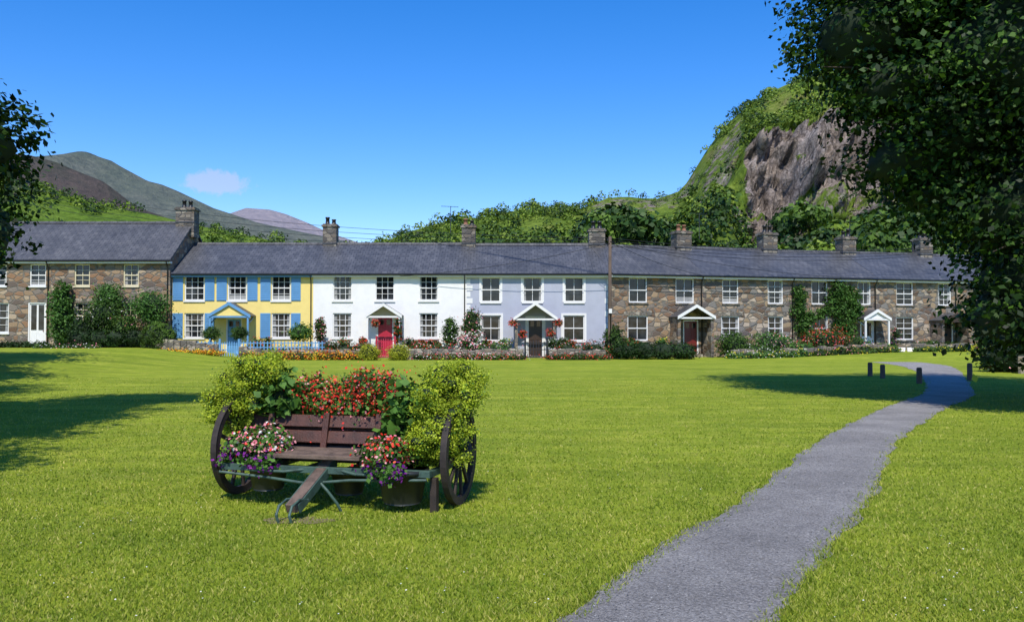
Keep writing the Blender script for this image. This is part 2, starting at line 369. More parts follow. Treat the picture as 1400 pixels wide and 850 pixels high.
def chimney(mb,x,yc,z0,z1,w=.95,d=.75,k='chim',pots=2):
    mb.box(x-w/2,x+w/2,yc-d/2,yc+d/2,z0,z1-.16,k); mb.box(x-w/2-.07,x+w/2+.07,yc-d/2-.07,yc+d/2+.07,z1-.16,z1-.04,k)
    mb.box(x-w/2,x+w/2,yc-d/2,yc+d/2,z1-.04,z1+.03,k)
    mb.box(x-w/2-.03,x+w/2+.03,yc-d/2-.03,yc+d/2+.03,z0+.9,z0+.98,'slate')
    for i in range(pots):
        xx=x+(i-(pots-1)/2)*.4; h=random.uniform(.3,.6)
        mb.tube([(xx,yc,z1+.03),(xx,yc,z1+h*.8),(xx,yc,z1+h*.8),(xx,yc,z1+h)],[.14,.11,.145,.14],random.choice(['pot','black','black']),10)
def porch(mb,x0,x1,za,ze,dep,rk,bk,posts=True,infill=None,side=None,z0=0):
    xm=(x0+x1)/2; t=.07
    for s,xe in ((-1,x0),(1,x1)):
        mb.hexa([(xe,-dep,ze-t),(xm,-dep,za-t),(xm,0,za-t),(xe,0,ze-t),(xe,-dep,ze),(xm,-dep,za),(xm,0,za),(xe,0,ze)],rk)
        mb.hexa([(xe,-dep-.05,ze-.17),(xm,-dep-.05,za-.17),(xm,-dep-.002,za-.17),(xe,-dep-.002,ze-.17),(xe,-dep-.05,ze+.02),(xm,-dep-.05,za+.02),(xm,-dep-.002,za+.02),(xe,-dep-.002,ze+.02)],bk)
    if infill: 
        mb.face([(x0+.15,-dep+.06,ze-.03),(x1-.15,-dep+.06,ze-.03),(xm,-dep+.06,za-.12)],infill)
    mb.box(x0+.1,x1-.1,-dep+.0,-dep+.08,ze-.14,ze-.04,bk)
    if posts:
        for xx in (x0+.16,x1-.16):
            if side: mb.box(xx-.09,xx+.09,-dep+.1,-.001,z0-.3,ze-.1,side)
            else:
                mb.box(xx-.05,xx+.05,-dep+.005,-dep+.1,z0-.2,ze-.14,bk); mb.beam((xx,-dep+.05,ze-.5),(xx,-.02,ze-.12),.06,.06,bk)
def house(name,ox,oy,ang,Wd,zb,ze,zr,wk,rk,wins,dr=None,po=None,fk='trimw',cols=2,rows=4,surround=None,lintel=None,fascia='black',chim=(),D=7,shut=None,end=(.0,.0),band=None,sill=True):
    E=empty(name,(ox,oy,0),ang); ops=[w[:4] for w in wins]+([dr[:4]] if dr else [])
    mb=MB(); wall_open(mb,0,Wd,zb,ze,ops,wk,rk=wk)
    for xx in (.004,Wd-.004):
        mb.face([(xx,0,zb),(xx,D,zb),(xx,D,ze),(xx,D/2,zr-.08),(xx,0,ze)],wk)
    mb.face([(0,D,zb),(Wd,D,zb),(Wd,D,ze),(0,D,ze)],wk)
    if dr: mb.box(dr[0]-.1,dr[1]+.1,-.35,-.002,zb,dr[2],'stone3')
    mb.obj('walls',E)
    mb=MB()
    for w in wins: window(mb,w[0],w[1],w[2],w[3],w[4] if len(w)>4 else fk,cols,rows,sill)
    mb.obj('windows',E)
    if surround or lintel or band:
        mb=MB(); s=.12
        for o in ops:
            if surround:
                mb.box(o[0]-s,o[0],-.025,.0,o[2],o[3],surround); mb.box(o[1],o[1]+s,-.025,.0,o[2],o[3],surround); mb.box(o[0]-s,o[1]+s,-.025,.0,o[3],o[3]+s,surround)
            if lintel:
                n=5; w_=(o[1]-o[0]+.5)/n
                for i in range(n): mb.box(o[0]-.25+i*w_+.01,o[0]-.25+(i+1)*w_-.01,-.02,0,o[3],o[3]+.26+random.uniform(-.03,.03),lintel)
        if band: mb.box(.0,Wd,-.03,0,ze-.22,ze-.1,band); 
        if band:
            for i in range(13):
                z=zb+.1+i*.38
                if z<ze-.5:
                    l=.35 if i%2 else .22; mb.box(.0,l,-.02,0,z,z+.3,band); mb.box(Wd-l,Wd,-.02,0,z,z+.3,band)
        mb.obj('window_surrounds',E)
    if dr:
        mb=MB(); door(mb,*dr[:4],dr[4],dr[5] if len(dr)>5 else 'trimw'); mb.obj('door',E)
    if shut:
        mb=MB()
        for a,b_,c,d in shut:
            mb.box(a,b_,-.045,-.003,c,d,'blue'); n=int((d-c)/.12)
            for i in range(n): mb.box(a+.05,b_-.05,-.062,-.045,c+.06+i*.12,c+.12+i*.12,'blue')
        mb.obj('shutters',E)
    mb=MB(); o=.28; a=-end[0]; b_=Wd+end[1]
    pr=[(-o,ze-.05),(-o,ze+.07),(D/2,zr+.06),(D+o,ze+.07),(D+o,ze-.05),(D/2,zr-.07)]
    for i,j in ((0,1),(1,2),(2,3),(3,4),(4,5),(5,0)):
        mb.face([(a,*pr[i]),(b_,*pr[i]),(b_,*pr[j]),(a,*pr[j])],rk)
    for xx in (a,b_):
        mb.face([(xx,*pr[0]),(xx,*pr[1]),(xx,*pr[2]),(xx,*pr[5])],rk); mb.face([(xx,*pr[5]),(xx,*pr[2]),(xx,*pr[3]),(xx,*pr[4])],rk)
    nr=int(Wd/.45)
    for i in range(nr):
        u0=a+(b_-a)*i/nr; u1=a+(b_-a)*(i+1)/nr-.015; jz=random.uniform(-.012,.012); mb.hexa([(u0,D/2-.16,zr-.0),(u1,D/2-.16,zr-.0),(u1,D/2+.16,zr),(u0,D/2+.16,zr),(u0,D/2-.05,zr+.13+jz),(u1,D/2-.05,zr+.13),(u1,D/2+.05,zr+.13),(u0,D/2+.05,zr+.13+jz)],'slate2')
    mb.obj('roof',E)
    mb=MB(); mb.box(a,b_,-o+.02,-.002,ze-.17,ze-.055,fascia if fascia!='black' else 'trimw')
    mb.tube([(a,-o-.05,ze-.02),(b_,-o-.05,ze-.02)],.055,'black',8)
    mb.tube([(Wd-.12,-o-.04,ze-.05),(Wd-.12,-.08,ze-.4),(Wd-.12,-.08,0)],.035,'black',6)
    mb.obj('gutter',E)
    if chim:
        mb=MB()
        for c in chim: chimney(mb,c[0],D/2,zr-.9,c[1],*c[2:])
        mb.obj('chimney',E)
    if po:
        mb=MB(); porch(mb,**po); mb.obj('porch',E)
    return E
Yf=52.; ux=lambda px,x0,Y=Yf:(px-700)/F*Y-x0
zz=lambda py,Y=Yf:EYE+(452-py)/F*Y
YL=51.7; xa,xb,xc=-35.3,-27.2,(232-700)/F*YL
U=(zz(391,YL),zz(361,YL)); Lw=(zz(449,YL),zz(414,YL))
house('stone_cottage',xa,YL,0,xb-xa,-.3,5.72,8.35,'stone2','slate2',
  [(ux(a,xa,YL),ux(b_,xa,YL),*q) for a,b_,q in ((-22,8,U),(40,62,U),(-16,12,(zz(455,YL),Lw[1])))],
  (ux(38,xa,YL),ux(63,xa,YL),.7,zz(413,YL),'trimw'),None,chim=((.6,9.4),))
house('stone_cottage',xb,YL,0,xc-xb,-.3,5.72,8.35,'stone2','slate2',
  [(ux(a,xb,YL),ux(b_,xb,YL),*q) for a,b_,q in ((101,122,U),(168,189,U),(101,124,Lw),(168,187,Lw))],None,None,fk='cream',lintel='stone3',chim=((xc-xb-.3,9.3,1.15,.9),),end=(0,.12))
x0=-20.13; x1=(428-700)/F*Yf; U=(zz(411),zz(376)); Lw=(zz(462),zz(428))
X=lambda px:ux(px,x0)
sh=[(X(a),X(b_),*U) for a,b_ in ((236,250),(280,293),(296,310),(338,352),(356,370),(398,411))]+[(X(a),X(b_),*Lw) for a,b_ in ((236,250),(280,293),(356,370),(398,411))]
house('yellow_cottage',x0,Yf,0,x1-x0,-.3,4.94,7.05,'yellow','slate',[(X(a),X(b_),*U) for a,b_ in ((252,279),(311,337),(371,397))]+[(X(a),X(b_),*Lw) for a,b_ in ((252,279),(371,397))],
  (X(309),X(331),.25,2.35,'blue'),dict(x0=X(292),x1=X(350),za=3.25,ze=2.5,dep=1.1,rk='slate',bk='blue',infill='yellow'),cols=3,shut=sh,fascia='blue',chim=((x1-x0+.3,8.3,.85,.75),))
x0,x1=x1,(638-700)/F*Yf; X=lambda px,o=x0:ux(px,o)
house('white_cottage',x0,Yf,0,x1-x0,-.3,4.94,7.05,'white','slate',[(X(a),X(b_),*U) for a,b_ in ((455,481),(513,539),(573,599))]+[(X(a),X(b_),*Lw) for a,b_ in ((455,481),(573,599))],
  (X(515),X(538),.1,2.45,'red'),dict(x0=X(502),x1=X(552),za=3.2,ze=2.5,dep=.9,rk='slate',bk='trimw'),cols=3,chim=((x1-x0-.05,8.25,.85,.75),))
x0,x1=x1,5.85; X=lambda px,o=x0:ux(px,o); U=(zz(413),zz(379)); Lw=(zz(466),zz(431))
house('pale_blue_cottage',x0,Yf,0,x1-x0,-.3,4.94,7.0,'pblue','slate',[(X(a),X(b_),*U) for a,b_ in ((658,684),(715,741),(772,798))]+[(X(a),X(b_),*Lw) for a,b_ in ((657,685),(770,799))],
  (X(721),X(743),.1,2.35,'dbrown'),dict(x0=X(702),x1=X(761),za=3.25,ze=2.35,dep=1.1,rk='slate2',bk='trimw',side='stone3',z0=0),cols=2,rows=2,surround='trimw',band='trimw',chim=((x1-x0-.5,8.0,1.0,.9),))
al=math.atan2(7,24.15); ca,sa=math.cos(al),math.sin(al)
def sB(px): t=(px-700)/F; return (52*t-5.85)/(ca-t*sa)
bn=[0,sB(961),sB(1085),sB(1198),sB(1308),sB(1308)+8]
wi=[[(860,885,1),(924,949,1),(858,886,0)],[(988,1010,1),(1050,1071,1),(986,1011,0),(1050,1071,0)],[(1110,1132,1),(1173,1191,1),(1110,1132,0)],[(1226,1249,1),(1283,1301,1),(1225,1249,0)],[(1350,1370,1),(1340,1370,0)]]
doors=[(934,955,'dred'),None,None,(1285,1303,'dbrown'),None]
porch_=[(914,965,3.15,2.45),None,(1167,1197,0,0),(1270,1312,2.75,2.3),None]
UB=(3.28,4.78); LB=(1.0,2.5)
for i in range(5):
    s0,s1=bn[i],bn[i+1]; W_=s1-s0
    ws=[(sB(a)-s0,sB(b_)-s0,*(UB if u else LB)) for a,b_,u in wi[i]]
    dr=None; po=None
    if doors[i]: dr=(sB(doors[i][0])-s0,min(W_-.1,sB(doors[i][1])-s0),.2,2.25,doors[i][2])
    if i==2: dr=(sB(1176)-s0,sB(1195)-s0,.3,2.3,'trimw'); po=dict(x0=sB(1167)-s0,x1=sB(1197)-s0+.4,za=2.95,ze=2.4,dep=1.0,rk='slate2',bk='trimw',infill='trimw')
    if i in (0,3): po=dict(x0=sB(porch_[i][0])-s0,x1=min(sB(porch_[i][1])-s0,W_+.2),za=porch_[i][2],ze=porch_[i][3],dep=1.2,rk='slate2',bk='trimw' if i==0 else 'dbrown',side='stone',infill=None if i==0 else 'dbrown')
    ch=[(W_+.35-.0,8.05+.1*(i%2),1.05,.85,'chim',2)]
    house('stone_cottage',5.85+ca*s0,52+sa*s0,al,W_,-.3,4.94,6.95+.03*(i%2),'stone' if i%2 else 'stone2','slate' if i%2 else 'slate2',ws,dr,po,lintel='stone3',cols=2,rows=4 if i in(1,3) else 2,chim=ch if i<4 else (),sill='stone3')

mb=MB()
def aerial(x,y,z):
    E=MB(); E.tube([(0,0,-.8),(0,0,.9)],.02,'black',5); E.tube([(-.6,0,.9),(.5,0,.85)],.014,'black',5)
    for i in range(6): E.tube([(-.55+.2*i,-.18,.9-.01*i),(-.55+.2*i,.18,.9-.01*i)],.009,'black',4)
    E.obj('tv_aerial',loc=(x,y,z))
aerial(-3.9,55.6,8.6); aerial(12.3,57.5,8.4); aerial(23.5,60.9,8.3)
mb.tube([(0,0,-.3),(0,0,3),(0.02,0,7.0)],[.13,.11,.085],'pole',10)
for k in range(4): mb.tube([(-.12 if k%2 else .12,-.02,6.3+.15*k),(-.12 if k%2 else .12,-.02,6.4+.15*k)],.03,'black',6)
mb.tube([(.02,-.14,2.6),(.02,-.14,.1)],.03,'black',6); mb.box(-.08,.1,-.18,-.12,2.6,2.85,'trimw')
mb.obj('telegraph_pole',loc=(5.6,50.2,0))
mb=MB()
def wire(a,b_,sag,r=.014):
    pts=[]
    for i in range(25):
        t=i/24; p=Vector(a).lerp(Vector(b_),t); p.z-=sag*4*t*(1-t); pts.append(p)
    mb.tube(pts,r,'black',4)
for k in range(4):
    wire((-46,74+k,14.6-k*.35),(5.6,50.2,6.9-.13*k),1.1+.12*k)
    wire((5.6,50.2,6.9-.13*k),(34,58+k,7.6),.7+.1*k)
wire((5.6,50.1,6.7),(12,53.5,4.9),.25); wire((5.6,50.1,6.6),(-7,51.8,4.8),.3); wire((5.6,50.1,6.7),(24,57,5),.5)
mb.obj('overhead_wires')

# ---------------------------------------------------------------- gardens
def stonewall(name,pts,h,t=.4,k='stone3'):
    mb=MB()
    for a,b_ in zip(pts[:-1],pts[1:]):
        a=Vector((*a,0));b_=Vector((*b_,0)); L=(b_-a).length; d=(b_-a)/L; nr=Vector((-d.y,d.x,0))*t/2; x=0
        while x<L:
            w=min(random.uniform(.25,.55),L-x); 
            if w<.05: break
            p=a+d*x; q=a+d*(x+w-.012); hh=g(p.x,p.y)+h+random.uniform(-.06,.07); j=nr*random.uniform(.88,1.1); z0=g(p.x,p.y)-.2
            mb.hexa([p-j+Vector((0,0,z0)),q-j+Vector((0,0,z0)),q+j+Vector((0,0,z0)),p+j+Vector((0,0,z0)),p-j+Vector((0,0,hh)),q-j+Vector((0,0,hh)),q+j+Vector((0,0,hh)),p+j+Vector((0,0,hh))],k); x+=w
    return mb.obj(name,bevel=.03)
YW=48.8; xw=lambda px,Y=YW:(px-700)/F*Y
for a,b_ in ((213,300),(328,512),(542,716),(750,828)): stonewall('garden_wall',[(xw(a),YW),(xw(b_),YW)],.55)
nB=Vector((sa,-ca,0))
def pB(px,off): s=sB(px); return (5.85+ca*s+nB.x*off,52+sa*s+nB.y*off)
stonewall('garden_wall',[pB(968,2.8),pB(1170,2.8)],.5); stonewall('garden_wall',[pB(1210,2.5),pB(1300,2.5)],.45)
mb=MB(); 
for a,b_ in ((224,300),(328,444)):
    xx=xw(a)
    while xx<xw(b_):
        mb.box(xx,xx+.055,YW-.02,YW,.55,1.02,'blue'); xx+=.19
    for z in (.68,.92): mb.box(xw(a),xw(b_),YW+.003,YW+.035,z-.025,z+.025,'blue')
mb.obj('picket_fence')
def gate(px0,px1,Y,h,k,name):
    mb=MB(); a,b_=xw(px0,Y),xw(px1,Y)
    for x in (a,b_): mb.box(x-.05,x+.05,Y-.05,Y+.05,-.1,h+.15,k)
    n=8
    for i in range(1,n): x=a+(b_-a)*i/n; mb.tube([(x,Y,.12),(x,Y,h-.1+.12*math.sin(math.pi*i/n))],.018,k,5)
    for z in (.15,.55,h-.12): mb.box(a+.05,b_-.05,Y-.015,Y+.015,z-.02,z+.02,k)
    mb.obj(name)
gate(515,540,YW,1.15,'red','garden_gate'); gate(718,748,YW,1.05,'black','garden_gate'); gate(301,327,YW,1.0,'blue','garden_gate')
def bush(name,px,Y,w,pt,pb,mats=None,wts=None,leaf=.13,depth=None,nc=None,per=14,fs=None,core=.75,fill=.35):
    x,_,zt=P(px,pt,Y); zb=EYE+(452-pb)/F*Y; rx=w/F*Y/2; rz=(zt-zb)/2; ry=depth or min(rx,1.2)
    nc=nc or int(60+120*(rx*rz*2)); nc=min(nc,700)
    return foliage(name,[(x,Y,zb+rz,rx,ry,rz)],nc,per,max(.1,min(rx,rz)*.45),leaf,mats or [L_mid],wts,core,flowersize=fs or .1,fill=fill)
bush('climbing_shrub',84,51.2,26,386,472,[L_soft],leaf=.16)
bush('garden_shrub',145,50.6,50,408,456,[L_mid,F_white],[1,.02]); bush('garden_shrub',148,50.9,34,388,430,[L_soft]); 
bush('garden_shrub',206,50.4,42,398,442,[L_soft]); bush('garden_shrub',115,50.4,34,436,470,[L_dark]); bush('garden_shrub',172,50.2,36,432,470,[L_mid,F_pink],[1,.03])
def hedge(name,px0,px1,Y,pt,d=1.0,mats=None,wts=None,leaf=.12,z0=None,nc=None,core=.85,vz=(.40,.56)):
    a,b_=xw(px0,Y),xw(px1,Y); zt=EYE+(452-pt)/F*Y; n=max(1,int((b_-a)/.9)); zb=(g((a+b_)/2,Y) if z0 is None else z0)
    E=[(a+(i+.5)*(b_-a)/n,Y+random.uniform(-.06,.06),zb+(zt-zb)*.47,(b_-a)/n*.68,d/2,(zt-zb)*random.uniform(*vz)) for i in range(n)]
    return foliage(name,E,nc or min(1400,n*90),14,.2,leaf,mats or [L_hedge],wts,core,flowersize=.1,fill=.15)
foliage('clipped_hedge',[(xw(218,49.2),49.2,1.15,.88,.75,.92)],520,14,.13,.09,[L_hedge],None,.9,fill=.08); hedge('hedge',100,196,49.6,449,1.0,[L_dark]); hedge('hedge',0,60,49.6,468,1,[L_dark])
hedge('flower_bed',55,130,48.2,474,1,[L_mid,F_white,F_pink],[1,.05,.03])
hedge('flower_bed',215,300,48.2,482,.6,[L_mid,F_orange,F_yellow],[1,.7,.4],leaf=.1)
hedge('flower_bed',330,490,48.2,483,.6,[L_mid,F_orange,F_red,F_yellow],[1,.42,.16,.2],leaf=.1)
hedge('flower_bed',570,716,48.25,485,.4,[L_mid,F_pink,F_red,F_white],[1,.10,.07,.05],leaf=.1,vz=(.2,.5))
hedge('flower_bed',752,828,48.25,485,.4,[L_mid,F_red,F_pink],[1,.12,.05],leaf=.1,vz=(.2,.5))
for a,b_,pt,ms,wt in ((345,430,472,[L_mid,F_red,F_pink],[1,.08,.05]),(440,505,468,[L_mid,F_red,F_white],[1,.13,.05]),(558,612,469,[L_mid,F_red,F_white],[1,.2,.08]),(660,702,471,[L_soft,F_pink,F_white],[1,.14,.1]),(764,826,469,[L_mid,F_red,F_pink],[1,.2,.08])):
    hedge('flower_bed',a,b_,50.0,pt,.8,ms,wt,leaf=.11,core=.7,vz=(.3,.6))
for px in (505,545): bush('gold_shrub',px,47.9,25,472,493,[L_gold],leaf=.07,depth=.5,nc=260,core=.88,fill=.1)
for px in (289,327):
    bush('topiary_ball',px,49.6,20,447,463,[L_mid],leaf=.08,nc=150,fill=.15); 
    mb=MB(); x,_,z=P(px,465,49.6); mb.tube([(x,49.6,.1),(x,49.6,1.3)],.04,'pole',6); mb.tube([(x,49.6,0),(x,49.6,.45)],[.16,.22],'blue',10); mb.obj('topiary_tub')
bush('garden_shrub',411,50.6,28,443,466,[L_soft,F_yellow],[1,.05]); bush('rose_bush',438,51,12,432,470,[L_mid,F_pink],[1,.2]); bush('rose_bush',544,51.2,10,434,470,[L_mid,F_red],[1,.25])
bush('rose_bush',616,51,18,434,475,[L_mid,F_white],[1,.08]); bush('hydrangea',644,50.3,30,454,482,[L_soft,F_white,F_pink],[1,.4,.3],fs=.15); bush('climbing_rose',645,51.2,22,422,468,[L_mid,F_pink],[1,.10])
bush('hanging_basket',497,51.2,10,462,472,[L_mid,F_red],[1,.6],fs=.1); 
for px,py in ((714,452),(752,450),(701,437),(764,437),(513,437)): bush('hanging_basket',px,51.0,9,py,py+9,[L_mid,F_red,F_pink],[1,.7,.2],fs=.08,nc=40,leaf=.08)
for px in (575,592,667,778): bush('window_box',px,51.8,18,465,472,[L_mid,F_red,F_pink],[1,.6,.2],fs=.08,nc=40,depth=.15)
for px,Y in ((350,50.6),(365,50.6),(470,50.8),(560,50.9),(690,50.8),(755,50.7),(768,50.7),(845,50.9),(905,51.4)):
    E=empty('potted_plant',(xw(px,Y),Y,0)); mb=MB(); mb.tube([(0,0,.0),(0,0,.5),(0,0,.5),(0,0,.58)],[.14,.2,.23,.23],random.choice(['pot','blue','black','trimw']),12); mb.obj('pot',E)
    foliage('plant',[(0,0,.85,.3,.3,.35)],45,12,.15,.12,[random.choice([L_mid,L_soft]),random.choice([F_red,F_pink,F_white,F_yellow])],[1,.2],.6,E,flowersize=.1)
def pbush(name,px,off,w,pt,pb,*a,**k):
    x,y=pB(px,off); return bush(name,700+F*x/y,y,w,pt,pb,*a,**k)
hedge('hedge',842,946,49.4,468,1.3,[L_dark]); pbush('garden_shrub',826,1.5,26,445,490,[L_mid]); 
pbush('garden_shrub',850,1.2,30,464,480,[L_mid,F_red],[1,.1]); pbush('garden_shrub',985,1.5,38,455,488,[L_mid]); pbush('rose_bush',1038,1.4,50,455,486,[L_soft,F_pink,F_white],[1,.06,.05]); pbush('garden_shrub',1010,2.2,60,472,488,[L_mid,F_white],[1,.06])
pbush('rose_bush',1105,1.6,54,450,486,[L_mid,F_red,F_pink],[1,.26,.08]); pbush('garden_shrub',1070,1.9,36,468,486,[L_soft,F_red],[1,.05]); pbush('garden_shrub',1145,1.6,40,460,486,[L_mid,F_pink],[1,.05]); pbush('garden_shrub',1180,2.,30,470,484,[L_soft,F_yellow],[1,.05])
pbush('garden_shrub',1250,1.2,40,466,480,[L_mid,F_white,F_pink],[1,.06,.03]); pbush('garden_shrub',1280,1.4,44,468,482,[L_mid])
for a,b_,ms,wt in ((965,1060,[L_soft,F_yellow,F_white],[1,.08,.06]),(1060,1175,[L_mid,F_pink,F_yellow],[1,.07,.06]),(1205,1300,[L_mid,F_yellow],[1,.08])):
    E=[]; 
    for px in range(a,b_,14): x,y=pB(px,3.3+random.uniform(0,.4)); E.append((x,y,g(x,y)+.1,.4,.35,random.uniform(.12,.38)))
    foliage('flower_bed',E,420,14,.16,.11,ms,wt,.8,flowersize=.1,fill=.15)
E=[]
for px,py,r in ((1092,402,.5),(1090,425,.55),(1096,447,.55),(1104,435,.4),(1142,395,.55),(1140,417,.7),(1152,437,.7),(1142,455,.6),(1160,405,.6),(1164,425,.6),(1158,455,.5),(1121,428,.3)):
    x,y=pB(px,.12); E.append((x,y,EYE+(452-py)/F*y,r,.22,r*1.05))
foliage('ivy_climber',E,900,14,.24,.16,[L_soft,L_mid],[1,.5],0)
E=[]
for px,py in ((1186,480),(1216,455),(1212,470)): x,y=pB(px,.6); E.append((x,y,EYE+(452-py)/F*y,.3,.3,.4))
foliage('rose_bush',E,90,12,.2,.11,[L_mid,F_purple,F_pink],[1,.1,.1])
mb=MB(); x,y=pB(1200,2.2); 
for d in (0,.55): mb.tube([(x+d,y,.15),(x+d,y,.55)],[.17,.22],'trimw',12)
mb.obj('planter_tub')
stonewall('boundary_wall',[(19.0,33),(24,30),(30,27)],.6,.5)
foliage('boundary_hedge',[(19.5,34.2,.55,1.3,.8,.75),(21.3,33.5,.5,1.4,.9,.75),(23.4,32.6,.55,1.5,.9,.8),(25.6,31.4,.5,1.5,.9,.8)],900,16,.25,.13,[L_dark,F_pink],[1,.02],.85)
foliage('gold_hedge',[(21.5,38,.75,1.5,.9,.75),(23.5,37.6,.8,1.6,1,.85),(25.8,37,.8,1.6,1,.85)],700,16,.25,.12,[L_gold,L_soft],[1,.5],.85)
for px,pt,pb in ((1189,495,514),(1206,498,517),(1256,502,524),(1325,496,520)):
    Yb=F*EYE/(pb-452)
    mb=MB(); h=(pb-pt)/F*Yb; mb.tube([(0,0,-.1),(0,0,h*.93),(0,0,h)],[.085,.08,.055],'pole',10); mb.obj('wooden_bollard',loc=((px-700)/F*Yb,Yb,0))

# ---------------------------------------------------------------- flower cart
M['cwood']=paint('weathered_wood',(.17,.115,.085),.8,.4,8,.7); M['wwood']=paint('dark_wheel_wood',(.04,.026,.02),.7,.4,9,.5); M['rwood']=paint('stained_wood',(.085,.026,.015),.5,.4,7,.6)
M['green']=paint('faded_green_iron',(.06,.11,.085),.55,.35,9,.3); M['iron']=paint('rusty_iron',(.035,.024,.02),.7,.35,12,.4); M['bpot']=paint('black_tub',(.022,.024,.02),.45,.3,4,.1); M['soil']=paint('soil',(.03,.02,.012),.95,.3,10,.5)
C=empty('flower_cart',(-1.585,8.42,0),math.radians(-14)); R=.475
for nm,sx in (('wheel_1',-1.13),('wheel_2',1.13)):
    mb=MB(); mb.ringx((sx,0,R),R,R-.014,.06,'iron'); mb.ringx((sx,0,R),R-.015,R-.075,.055,'wwood')
    mb.tube([(sx-.13,0,R),(sx-.1,0,R),(sx+.1,0,R),(sx+.14,0,R)],[.05,.085,.085,.045],'wwood',14)
    for i in range(12):
        t=2*math.pi*(i+.3)/12; mb.beam((sx,math.cos(t)*.07,R+math.sin(t)*.07),(sx,math.cos(t)*(R-.07),R+math.sin(t)*(R-.07)),.035,.028,'wwood',(1,0,0))
    mb.obj(nm,C,bevel=.004)
mb=MB(); mb.tube([(-1.1,0,R),(1.1,0,R)],.03,'iron',10); mb.box(-1.0,1.0,-.05,.05,R-.13,R-.04,'wwood')
for yy in (-.48,.42): mb.box(-1.02,1.02,yy-.03,yy+.03,.315,.375,'green')
for xx in (-1.0,-.62,-.2,.2,.45,.98): mb.box(xx-.03,xx+.03,-.45,.39,.305,.36,'green')
mb.tube([(-1.02,-.53,.30),(-.5,-.56,.27),(-.1,-.6,.24),(.3,-.58,.28),(1.0,-.53,.30)],.014,'green',8)
for xx in (-.56,.36): mb.box(xx-.025,xx+.025,-.45,-.4,.375,.445,'cwood')
mb.obj('frame',C,bevel=.004)
mb=MB()
for i in range(3):
    y0=-.54+i*.15; mb.box(-.60+.015*i,.37-.015*i,y0,y0+.138,.445+.006*i,.482+.006*i,'cwood')
mb.obj('seat',C,bevel=.006)
mb=MB()
mb.hexa([(-1.0,-.06,.53),(.42,-.06,.53),(.42,-.03,.53),(-1.0,-.03,.53),(-1.0,-.02,.64),(.42,-.02,.64),(.42,.01,.64),(-1.0,.01,.64)],'rwood')
mb.hexa([(-1.0,-.012,.675),(.42,-.012,.675),(.42,.018,.675),(-1.0,.018,.675),(-1.0,.03,.785),(.42,.03,.785),(.42,.06,.785),(-1.0,.06,.785)],'rwood')
for xx in (-.78,-.2,.34): mb.beam((xx,-.11,.38),(xx,.0,.81),.06,.03,'rwood',(0,1,0))
mb.obj('backrest',C,bevel=.005)
mb=MB(); mb.box(-1.0,1.02,.14,.17,.42,.72,'rwood'); mb.box(-1.0,1.02,.48,.51,.42,.72,'rwood'); mb.box(-1.0,-.97,.17,.48,.42,.72,'rwood'); mb.box(.99,1.02,.17,.48,.42,.72,'rwood'); mb.box(-.97,.99,.17,.48,.42,.69,'soil')
mb.obj('trough',C,bevel=.004)
mb=MB(); mb.beam((0,-.3,.42),(-.03,-1.02,.10),.10,.075,'cwood'); mb.beam((-.058,-.34,.40),(-.088,-1.0,.095),.012,.085,'green'); mb.beam((.058,-.34,.40),(.028,-1.0,.095),.012,.085,'green')
for xx in (-.09,.03):
    mb.tube([(xx,-.86,.15),(xx-.005,-.98,.17),(xx-.01,-1.10,.14),(xx-.01,-1.15,.07),(xx,-1.13,.0)],.013,'green',8)
mb.tube([(.03,-.62,.26),(.12,-.66,.2),(.2,-.62,.08),(.22,-.58,0)],.014,'green',8); mb.tube([(.05,-.45,.36),(.35,-.56,.33),(.7,-.55,.33)],.014,'green',8); mb.tube([(-.05,-.45,.36),(-.35,-.56,.33),(-.7,-.55,.33)],.014,'green',8)
mb.obj('drawbar',C,bevel=.004)
for nm,cx,cy,r,z0,z1 in (('tub_1',-.62,-.36,.19,.13,.41),('tub_2',.72,-.38,.23,.07,.37),('tub_3',.1,-.15,.17,.08,.30)):
    mb=MB(); mb.tube([(cx,cy,z0),(cx,cy,z0+.02),(cx,cy,z1-.04),(cx,cy,z1-.04),(cx,cy,z1),(cx,cy,z1),(cx,cy,z1-.03)],[r*.72,r*.76,r*.96,r*1.04,r*1.05,r*.93,r*.92],'bpot',24); mb.tube([(cx,cy,z1-.04),(cx,cy,z1-.02)],r*.9,'soil',16); mb.obj(nm,C)
mb=MB(); mb.box(.99,1.05,-.42,-.34,-.02,.3,'wwood'); mb.obj('support_post',C,bevel=.006)
Lc_green=G('cart_leaf',(.06,.15,.02),(.11,.25,.035),(.18,.34,.06),dark=.55,ns=6)
def sprays(base,n,spread,up,ln):
    out=[]
    for _ in range(n):
        a=random.uniform(0,2*math.pi); s=random.uniform(.35,1)
        out.append((base[0]+math.cos(a)*spread[0]*s,base[1]+math.sin(a)*spread[1]*s,base[2]+random.uniform(-up,up)+.6*up*(1-s),ln*random.uniform(.7,1.3),ln*random.uniform(.7,1.2),ln*random.uniform(.5,.9)))
    return out
s1=sprays((-1.12,.08,1.02),24,(.36,.28),.24,.10)+sprays((-1.27,-.08,.78),14,(.2,.18),.18,.09)+sprays((-.98,.2,1.22),6,(.2,.12),.1,.09)
s2=sprays((1.08,.04,.98),22,(.28,.26),.20,.10)+sprays((1.0,-.26,.66),20,(.28,.2),.30,.10)+sprays((1.22,.15,1.12),5,(.16,.1),.08,.08)
foliage('lady_mantle_foliage_1',[(-1.10,.13,1.02,.26,.20,.24),(-1.26,-.04,.82,.15,.15,.22)]+s1,980,42,.075,.018,[L_lime,Lc_green],[1,.08],.6,C,asp=.9,fill=.7)
